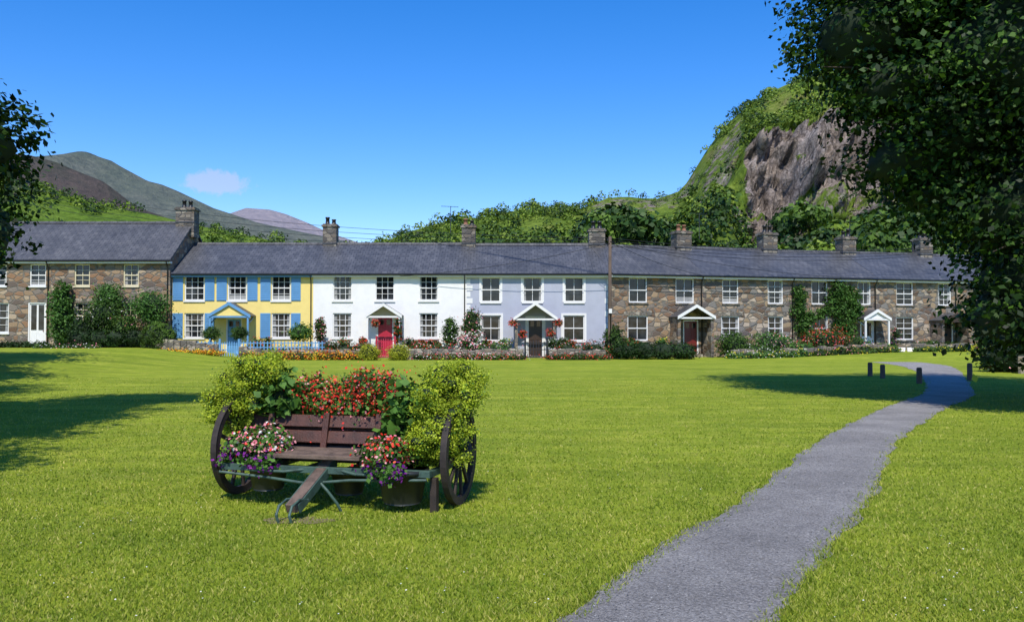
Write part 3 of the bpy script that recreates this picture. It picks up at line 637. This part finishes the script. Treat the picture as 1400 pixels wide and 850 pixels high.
foliage('lady_mantle_foliage_2',[(1.08,.06,.96,.20,.20,.20),(1.0,-.24,.68,.22,.17,.28)]+s2,980,42,.075,.018,[L_lime,Lc_green],[1,.08],.6,C,asp=.9,fill=.7)
foliage('broad_leaves',[(-.80,.16,.94,.22,.20,.25),(.68,.06,.84,.22,.20,.26),(.52,-.02,.66,.13,.10,.14),(0,.34,.82,.85,.16,.18)],360,8,.13,.085,[Lc_green],None,.65,C,asp=.85,fill=.5)
foliage('red_flowers',[(-.34,.26,.90,.36,.2,.19),(.25,.26,.94,.36,.2,.19),(-.02,.20,.84,.5,.15,.12),(-.5,.28,1.03,.16,.15,.1)]+sprays((-.05,.22,.98),16,(.6,.2),.13,.08),460,24,.10,.038,[Lc_green,F_red,F_pink],[1,.62,.12],.6,C,flowersize=.027,asp=.8,fill=.6)
foliage('pink_geraniums',[(-.72,-.36,.53,.25,.17,.11),(-.66,-.30,.58,.18,.14,.09)],170,22,.07,.045,[Lc_green,F_pink,F_red,F_white],[1,.34,.05,.10],.7,C,flowersize=.030,asp=.9)
foliage('purple_petunias',[(-.94,-.42,.43,.10,.10,.07),(.66,-.58,.36,.18,.1,.06),(-.6,-.52,.40,.16,.07,.04)],90,20,.06,.04,[Lc_green,F_purple],[1,.5],.6,C,flowersize=.035,asp=.9)
foliage('red_geraniums',[(.60,-.40,.49,.20,.16,.12)],120,22,.07,.045,[Lc_green,F_red,F_pink],[1,.3,.24],.7,C,flowersize=.030,asp=.9)
M['earth']=paint('bare_earth',(.20,.17,.07),.95,.3,8,.5)
pts=[]
for i in range(36):
    t=2*math.pi*i/36; r=.26*(1+.7*noise.noise(Vector((math.cos(t)*1.7,math.sin(t)*1.7,4)))); pts.append((-1.85+r*1.1*math.cos(t),7.45+r*math.sin(t)*.6,.004))
mb=MB(); mb.face(pts,'earth'); mb.obj('bare_earth')

# ---------------------------------------------------------------- trees
M['bark']=paint('bark',(.07,.05,.035),.9,.35,6,.8)
def tree(name,base,top,r,ells,nc,per,cr,leaf,mats,wts=None,core=0.):
    E=empty(name,base); mb=MB(); bx,by,bz=base
    hz=top-bz; mb.tube([(0,0,-.3),(0,0,.3),(.1,.05,hz*.35),(.0,.1,hz*.7),(.1,0,hz)],[r*1.5,r*1.1,r*.85,r*.5,r*.15],'bark',12)
    for e in ells:
        c=Vector((e[0]-bx,e[1]-by,e[2]-bz)); z0=max(1.8,min(hz*.75,c.z*.55)); s=Vector((.05,.05,z0)); mid=s.lerp(c,.55)+Vector((random.uniform(-.3,.3),random.uniform(-.3,.3),.5))
        mb.tube([s,mid,c],[r*.42,r*.25,r*.07],'bark',8)
        for k in range(4):
            q=c+Vector([random.uniform(-1,1)*e[3+i]*.8 for i in range(3)]); mb.tube([mid.lerp(c,.4*random.random()+.3),mid.lerp(q,.6)+Vector((0,0,.15)),q],[r*.13,r*.08,r*.02],'bark',5)
    mb.obj('trunk_and_limbs',E)
    loc=[(e[0]-bx,e[1]-by,e[2]-bz,*e[3:]) for e in ells]
    foliage('crown',loc,nc,per,cr,leaf,mats,wts,core,E,fill=.5,up=.7,asp=.7)
    return E
RT=[(9.3,18.5,9.6,2.6,2.6,2.2),(7.7,19,8.0,1.5,1.7,1.2),(8.2,18.6,6.7,1.3,1.6,.8),(10.5,17.5,7.2,2.6,2.4,2.2),(9.4,18.5,5.7,1.8,1.9,1.4),(8.5,18.6,5.2,1.35,1.3,.85),(8.9,18.3,4.4,.9,1,.5),(11.6,18,4.6,2.7,2.4,2.4),(10.2,17.5,4.0,1.5,1.7,1.4),(10.7,17.5,2.6,1.75,1.8,1.4),(9.9,17.6,1.9,.9,1.2,.8),(13.5,18,6.5,3.5,3,3),(13.5,18,10.5,4.0,4.,3),(9.6,20,12.4,3.4,3.4,2.4),(12,16,9,3,2.5,2.5),(14,21,3.5,2.5,3,2),(13.5,19,13.5,4,4,2.5),(10,21,9.5,3,3,2.4),(13.5,15.2,3.2,2.2,1.8,2)]
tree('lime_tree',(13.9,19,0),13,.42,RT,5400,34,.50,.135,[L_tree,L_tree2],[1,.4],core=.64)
LT=[(-8.25,12.7,4.4,1.2,1.3,.8),(-8.75,12.6,3.4,1.15,1.3,.7),(-10.5,13,3.8,2.3,2.,1.6),(-12.2,13.5,6.2,3,2.8,1.7),(-9.3,10.6,9.4,2.2,2,1.5),(-9.0,9.2,6.4,2.3,2,1.6),(-9.6,8.2,8,2.2,2,1.6),(-7.9,5.4,6.6,2.,2.,1.5),(-8.9,13.5,9.8,2.0,2.,1.4),(-15.5,16.5,9,3,3,2.2)]  # later lobes are unseen, added out of view to extend the lawn shadow
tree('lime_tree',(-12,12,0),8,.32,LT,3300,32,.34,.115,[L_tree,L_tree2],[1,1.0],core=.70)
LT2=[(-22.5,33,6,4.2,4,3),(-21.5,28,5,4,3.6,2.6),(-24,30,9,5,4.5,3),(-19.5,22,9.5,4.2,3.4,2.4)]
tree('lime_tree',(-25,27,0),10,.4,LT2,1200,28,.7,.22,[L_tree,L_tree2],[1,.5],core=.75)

# ---------------------------------------------------------------- hills
def hill(name,D,front,outline,mat,nx,ny,prof,amp,fs,cliff=None,ridge=.12,rid=0,H_=1.0,rock=None,conv=0.):
    # conv: how much the spurs converge towards the valley floor
    o=np.array(outline,float); tx=(o[:,0]-700)/F*D; H=(452-o[:,1])/F*D+EYE; Hm=H.max()
    X=np.linspace(tx[0],tx[-1],nx); Hh=np.interp(X,tx,H)
    ks=np.concatenate([np.linspace(0,1,ny),1+np.linspace(.05,1,8)]); G_=np.zeros((len(ks),nx,3)); A=np.zeros((len(ks),nx))
    for j,k in enumerate(ks):
        Yy=front+(D-front)*k if k<=1 else D+(k-1)*(D-front)*.8
        sx=1-conv*(1-Yy/D)
        for i,x in enumerate(X):
            f=prof(k,x) if k<=1 else 1-.9*(k-1)**1.3
            e=min(1,k*3)*(ridge+(1-ridge)*max(0,min(1,abs(1-k)*3.)))*(.15+.85*Hh[i]/Hm)
            v=noise.fractal(Vector((x*fs,Yy*fs*.6,1.7)),H_,2.0,7)
            if rid: v=v*.45-rid*abs(noise.noise(Vector((x*fs*1.6,Yy*fs*.45,4.))))+.1*rid
            z=Hh[i]*f+amp*e*v
            yy=Yy
            if rock: A[j,i]=rock(k,x,z)
            if cliff: dz,dy=cliff(k,x,z,Yy); z+=dz; yy+=dy
            G_[j,i]=(x*sx,yy,z if k>0 else -2)
    V=G_.reshape(-1,3); Fc=np.array([(j*nx+i,j*nx+i+1,(j+1)*nx+i+1,(j+1)*nx+i) for j in range(len(ks)-1) for i in range(nx-1)])
    npmesh(name,V,Fc,[mat],smooth=True,attr=A.ravel() if rock else None); return G_,A
def hillmat(name,greens,rocks,slope=(.55,.75),s=.05,haze=(0,(.3,.4,.55)),attr=False):
    m,nt,b=newmat(name); co=objco(nt); ge=nt.nodes.new('ShaderNodeNewGeometry')
    nzp=node(nt,'ShaderNodeSeparateXYZ',{0:ge.outputs['Normal']}).outputs[2]
    n1=nz(nt,co,s,6,.7); n2=nz(nt,co,s*8,5,.7)
    gcol=ramp(nt,n1,[(.3+i*.4/(len(greens)-1),c) for i,c in enumerate(greens)])
    gcol=mix(nt,.6,gcol,mix(nt,1.,gcol,ramp(nt,n2,[(.3,(.4,.4,.4)),(.7,(1.7,1.7,1.7))]),'MULTIPLY'))
    cr=objco(nt,(1,1,.5)); rn=nz(nt,cr,s*5,10,.78); rn2=nz(nt,objco(nt,(1,1,2.2)),s*16,5,.7)
    rcol=ramp(nt,rn,[(.32+i*.34/(len(rocks)-1),c) for i,c in enumerate(rocks)])
    rcol=mix(nt,.6,rcol,mix(nt,1.,rcol,ramp(nt,rn2,[(.35,(.35,.35,.35)),(.65,(1.6,1.6,1.6))]),'MULTIPLY'))
    vc=node(nt,'ShaderNodeTexVoronoi',{'Vector':mix(nt,.15,cr,node(nt,'ShaderNodeTexNoise',{'Vector':cr,'Scale':s*6}).outputs['Color']),'Scale':s*6},feature='DISTANCE_TO_EDGE')
    rcol=mix(nt,ramp(nt,vc.outputs['Distance'],[(.0,(.75,.75,.75)),(.06,(0,0,0))]),rcol,(.03,.026,.025))
    add=node(nt,'ShaderNodeMath',{0:n2,1:.5},operation='MULTIPLY'); sb=node(nt,'ShaderNodeMath',{0:nzp,1:add.outputs[0]},operation='ADD')
    f=ramp(nt,sb.outputs[0],[(min(.97,slope[0]+.24),(0,0,0)),(min(1.,slope[1]+.24),(1,1,1))])
    col=mix(nt,f,rcol,gcol)
    if attr:
        at=nt.nodes.new('ShaderNodeAttribute'); at.attribute_name='rock'
        n6=nz(nt,co,s*3.5,6,.75); s1=node(nt,'ShaderNodeMath',{0:n6,1:-.5},operation='ADD'); s2=node(nt,'ShaderNodeMath',{0:s1.outputs[0],1:1.6},operation='MULTIPLY'); s3=node(nt,'ShaderNodeMath',{0:at.outputs['Fac'],1:s2.outputs[0]},operation='ADD')
        col=mix(nt,ramp(nt,s3.outputs[0],[(.38,(0,0,0)),(.5,(1,1,1))]),gcol,rcol)
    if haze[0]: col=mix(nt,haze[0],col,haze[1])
    nt.links.new(col,b.inputs['Base Color']); b.inputs['Roughness'].default_value=.95; b.inputs['Specular IOR Level'].default_value=.1
    bump(nt,b,mix(nt,.5,rn,n2),1.,2.2/(s*20)); return m
def pw(p): return lambda k,x: k**p
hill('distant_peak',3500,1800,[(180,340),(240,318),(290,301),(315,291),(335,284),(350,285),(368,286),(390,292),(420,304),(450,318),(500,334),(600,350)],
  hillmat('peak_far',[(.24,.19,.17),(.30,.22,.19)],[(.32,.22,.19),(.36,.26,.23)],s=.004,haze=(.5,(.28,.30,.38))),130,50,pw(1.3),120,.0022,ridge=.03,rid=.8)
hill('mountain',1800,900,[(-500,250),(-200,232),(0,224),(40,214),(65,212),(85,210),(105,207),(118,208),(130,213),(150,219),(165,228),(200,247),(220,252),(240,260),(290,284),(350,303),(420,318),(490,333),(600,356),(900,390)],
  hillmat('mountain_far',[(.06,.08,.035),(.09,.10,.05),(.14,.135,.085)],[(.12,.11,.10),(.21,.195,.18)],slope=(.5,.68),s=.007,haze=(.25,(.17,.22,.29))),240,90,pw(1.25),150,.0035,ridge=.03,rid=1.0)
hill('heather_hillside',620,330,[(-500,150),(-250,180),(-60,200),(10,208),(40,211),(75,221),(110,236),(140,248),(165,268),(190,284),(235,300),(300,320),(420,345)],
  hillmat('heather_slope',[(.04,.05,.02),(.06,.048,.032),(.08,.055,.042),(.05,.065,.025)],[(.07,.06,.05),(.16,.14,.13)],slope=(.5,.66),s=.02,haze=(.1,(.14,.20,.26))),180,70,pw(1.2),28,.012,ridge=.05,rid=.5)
GL,_=hill('wooded_slope',300,150,[(-500,230),(-100,245),(20,252),(60,256),(100,268),(140,278),(200,290),(280,310),(400,335),(560,350)],
  hillmat('wooded_slope_grass',[(.05,.10,.015),(.10,.17,.02),(.14,.2,.03)],[(.1,.09,.07),(.16,.14,.12)],s=.05),120,50,pw(1.1),6,.03,ridge=.15)
def xr(px): return (px-700)/F*260
def cz(x):
    return sm((x-xr(985))/10)*(1-sm((x-xr(1400))/20))
PT=[(0,0),(.3,.16),(.42,.24),(.47,.35),(.505,.385),(.60,.64),(.66,.70),(.74,.78),(.86,.90),(1,1)]
def prof(k,x):
    if k>=1: return 1
    base=.95*k**1.15+.05*k; c=cz(x)
    if c>0:
        f=np.interp(k+.03*noise.noise(Vector((x*.06,0,3))),[p[0] for p in PT],[p[1] for p in PT]); base=base*(1-c)+f*c
    return base
def cliff(k,x,z,Y):
    c=cz(x)*sm((k-.40)/.06)*(1-sm((k-.66)/.08))
    if c<=0: return 0,0
    v=noise.voronoi(Vector((x*.09,Y*.05,z*.06)))[0]; r=(v[1]-v[0]); va=noise.voronoi(Vector((x*.25,Y*.12,z*.2)))[0]; r2=va[1]-va[0]
    v2=noise.fractal(Vector((x*.12,Y*.1,z*.08)),.7,2.1,7); v3=noise.noise(Vector((x*.05,3,z*.35)))
    return (c*3.0*v2, -c*(10*min(.6,r)-3+3.5*min(.5,r2)+7*v2+2.5*v3))
def rockw(k,x,z):
    a=sm((x-xr(1008))/5)*(1-sm((x-xr(1420))/20))*sm((k-.495)/.03)*(1-sm((k-.625-.06*noise.noise(Vector((x*.06,1,2))))/.04))
    b_=.95*sm((x-xr(990))/5)*(1-sm((x-xr(1062))/8))*sm((k-.42)/.02)*(1-sm((k-.485)/.02))
    c_=.42*sm((x-xr(770))/10)*(1-sm((x-xr(940))/12))*sm((k-.8)/.05)*(1-sm((k-.95)/.05))
    d_=.42*sm((x-xr(1040))/10)*sm((k-.34)/.04)*(1-sm((k-.5)/.04))
    e_=.40*sm((x-xr(940))/6)*(1-sm((x-xr(1010))/6))*sm((k-.55)/.1)*(1-sm((k-.9)/.08))
    return max(a,b_,c_,d_,e_,.12)
RO=[(430,352),(520,331),(560,314),(600,303),(640,298),(700,286),(740,282),(790,287),(830,272),(860,270),(900,272),(928,262),(940,250),(950,234),(965,210),(985,182),(1010,157),(1050,127),(1090,107),(1130,100),(1200,110),(1300,140),(1450,150),(1700,220)]
GR,AR=hill('craggy_hill',260,110,RO,hillmat('crag_hill',[(.05,.085,.014),(.10,.16,.02),(.15,.21,.03),(.18,.17,.06)],[(.05,.04,.036),(.17,.14,.12),(.30,.25,.22),(.40,.35,.31)],s=.06,attr=True),420,190,prof,5,.035,cliff=cliff,ridge=.25,rock=rockw,conv=1.)
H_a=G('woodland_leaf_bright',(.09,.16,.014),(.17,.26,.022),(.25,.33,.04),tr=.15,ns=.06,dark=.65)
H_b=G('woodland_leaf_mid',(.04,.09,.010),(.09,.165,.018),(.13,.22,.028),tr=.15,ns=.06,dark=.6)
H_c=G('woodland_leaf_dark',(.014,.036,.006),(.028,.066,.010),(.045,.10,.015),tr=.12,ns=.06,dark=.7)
def wood(name,pos,rad,mi,per=70):
    n=len(pos); ci=np.repeat(np.arange(n),per); d=runit(n*per); d[:,2]=np.abs(d[:,2])*1.0-.25
    lob=1+.22*np.sin(d[:,0]*5+ci)*np.cos(d[:,1]*6+ci*1.7); rr=(.7+.35*rng.random(n*per))*lob
    asp=rng.uniform(.75,1.35,n)
    C=pos[ci]+d*rad[ci][:,None]*rr[:,None]*np.c_[np.ones(n*per),np.ones(n*per),asp[ci]]; C[:,2]+=rad[ci]*.35
    V,Fc=leafquads(C,rad[ci]*(.20+.2*rng.random(n*per)),.8,d+np.array([0,0,.3]),.7)
    return npmesh(name,V,Fc,[H_a,H_b,H_c],mi[ci])
def sample(Gd,n,k0,k1,ny,A=None):
    J=rng.integers(int(k0*ny),int(k1*ny),n); I=rng.integers(1,Gd.shape[1]-2,n)
    p=Gd[J,I]
    nzv=np.array([noise.noise(Vector((q[0]*.035,q[1]*.035,q[2]*.05+7))) for q in p])
    return p+rng.normal(size=(n,3))*np.array([.5,.5,0]), nzv, J/ny, (A[J,I] if A is not None else None)
p,v,kk,aa=sample(GR,6000,.0,1.0,190,AR)
keep=((v>-.22)|(rng.random(len(v))<.2))&(p[:,2]>0)&((aa<.2)|((aa<.5)&(rng.random(len(v))<.45))|(rng.random(len(v))<.05))
p,v,kk,aa=p[keep],v[keep],kk[keep],aa[keep]; hi=kk>.60
rad=np.where(hi,rng.uniform(.9,2.7,len(p)),rng.uniform(1.2,3.2,len(p))); rad=np.where(aa>.2,rng.uniform(.5,1.3,len(p)),rad)
bear=p[:,0]/p[:,1]*F+700
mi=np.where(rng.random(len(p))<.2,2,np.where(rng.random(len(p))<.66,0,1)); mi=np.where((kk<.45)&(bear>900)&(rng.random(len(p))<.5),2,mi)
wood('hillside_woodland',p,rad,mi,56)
pp=[];rr=[];mm=[]
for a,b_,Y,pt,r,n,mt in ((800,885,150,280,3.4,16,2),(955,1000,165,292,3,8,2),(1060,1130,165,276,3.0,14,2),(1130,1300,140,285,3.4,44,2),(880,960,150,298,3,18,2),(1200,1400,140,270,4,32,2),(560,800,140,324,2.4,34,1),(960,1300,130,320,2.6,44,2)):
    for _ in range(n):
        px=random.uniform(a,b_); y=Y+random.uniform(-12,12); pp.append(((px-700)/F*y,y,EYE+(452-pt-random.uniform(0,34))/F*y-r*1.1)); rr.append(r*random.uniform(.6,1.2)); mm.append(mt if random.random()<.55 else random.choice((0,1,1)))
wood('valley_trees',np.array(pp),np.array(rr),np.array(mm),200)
p,v,kk,_=sample(GL,1500,.0,1.0,50); keep=(v>-.12); keep&=p[:,0]<-65; p=p[keep]
wood('left_woodland',p,rng.uniform(1.4,3.2,len(p)),np.where(rng.random(len(p))<.25,2,np.where(rng.random(len(p))<.6,0,1)),80)

# ---------------------------------------------------------------- world, sun, camera
EL,AZ=math.radians(54),math.radians(-1)
ts=Vector((math.sin(AZ)*math.cos(EL),-math.cos(AZ)*math.cos(EL),math.sin(EL)))
w=bpy.data.worlds.new('World'); sc.world=w; w.use_nodes=True; nt=w.node_tree; bg=nt.nodes['Background']
sky=nt.nodes.new('ShaderNodeTexSky'); sky.sky_type='NISHITA'; sky.sun_disc=False; sky.sun_elevation=EL; sky.sun_rotation=math.radians(180)-AZ; sky.air_density=1.0; sky.dust_density=.2; sky.ozone_density=2.0
tc=nt.nodes.new('ShaderNodeTexCoord')
hs=node(nt,'ShaderNodeHueSaturation',{'Saturation':1.45,'Value':1.6,'Color':sky.outputs[0]})
skyc=mix(nt,1.,hs.outputs[0],(.85,.87,1.12),'MULTIPLY')
cd=Vector(((293-700)/F,1,(452-249)/F)).normalized()
sub=node(nt,'ShaderNodeVectorMath',{0:tc.outputs['Generated'],1:tuple(cd)},operation='SUBTRACT')
mp=node(nt,'ShaderNodeMapping',{'Vector':sub.outputs[0],'Scale':(1,1,2.6)})
ln=node(nt,'ShaderNodeVectorMath',{0:mp.outputs[0]},operation='LENGTH')
nn=node(nt,'ShaderNodeTexNoise',{'Vector':tc.outputs['Generated'],'Scale':90.0,'Detail':6.0,'Roughness':.65})
a1=node(nt,'ShaderNodeMath',{0:nn.outputs['Fac'],1:-.050},operation='MULTIPLY'); a2=node(nt,'ShaderNodeMath',{0:ln.outputs['Value'],1:a1.outputs[0]},operation='ADD')
cf=ramp(nt,a2.outputs[0],[(.0,(.5,.5,.5)),(.012,(0,0,0))])
cc=mix(nt,cf,skyc,(5.8,6.0,7.2)); nt.links.new(cc,bg.inputs[0]); bg.inputs[1].default_value=.11
sl=bpy.data.lights.new('sun','SUN'); sl.energy=5.0; sl.angle=math.radians(.5); sl.color=(1,.95,.86); so=bpy.data.objects.new('sun',sl); COL.objects.link(so); so.rotation_euler=ts.to_track_quat('Z','Y').to_euler()
cam=bpy.data.cameras.new('camera'); cam.lens=36*F/1400; cam.sensor_width=36; cam.clip_end=12000; cam.clip_start=.1
co_=bpy.data.objects.new('camera',cam); COL.objects.link(co_); co_.location=(0,0,EYE); co_.rotation_euler=(math.radians(90)+math.atan(27/F),0,0); sc.camera=co_
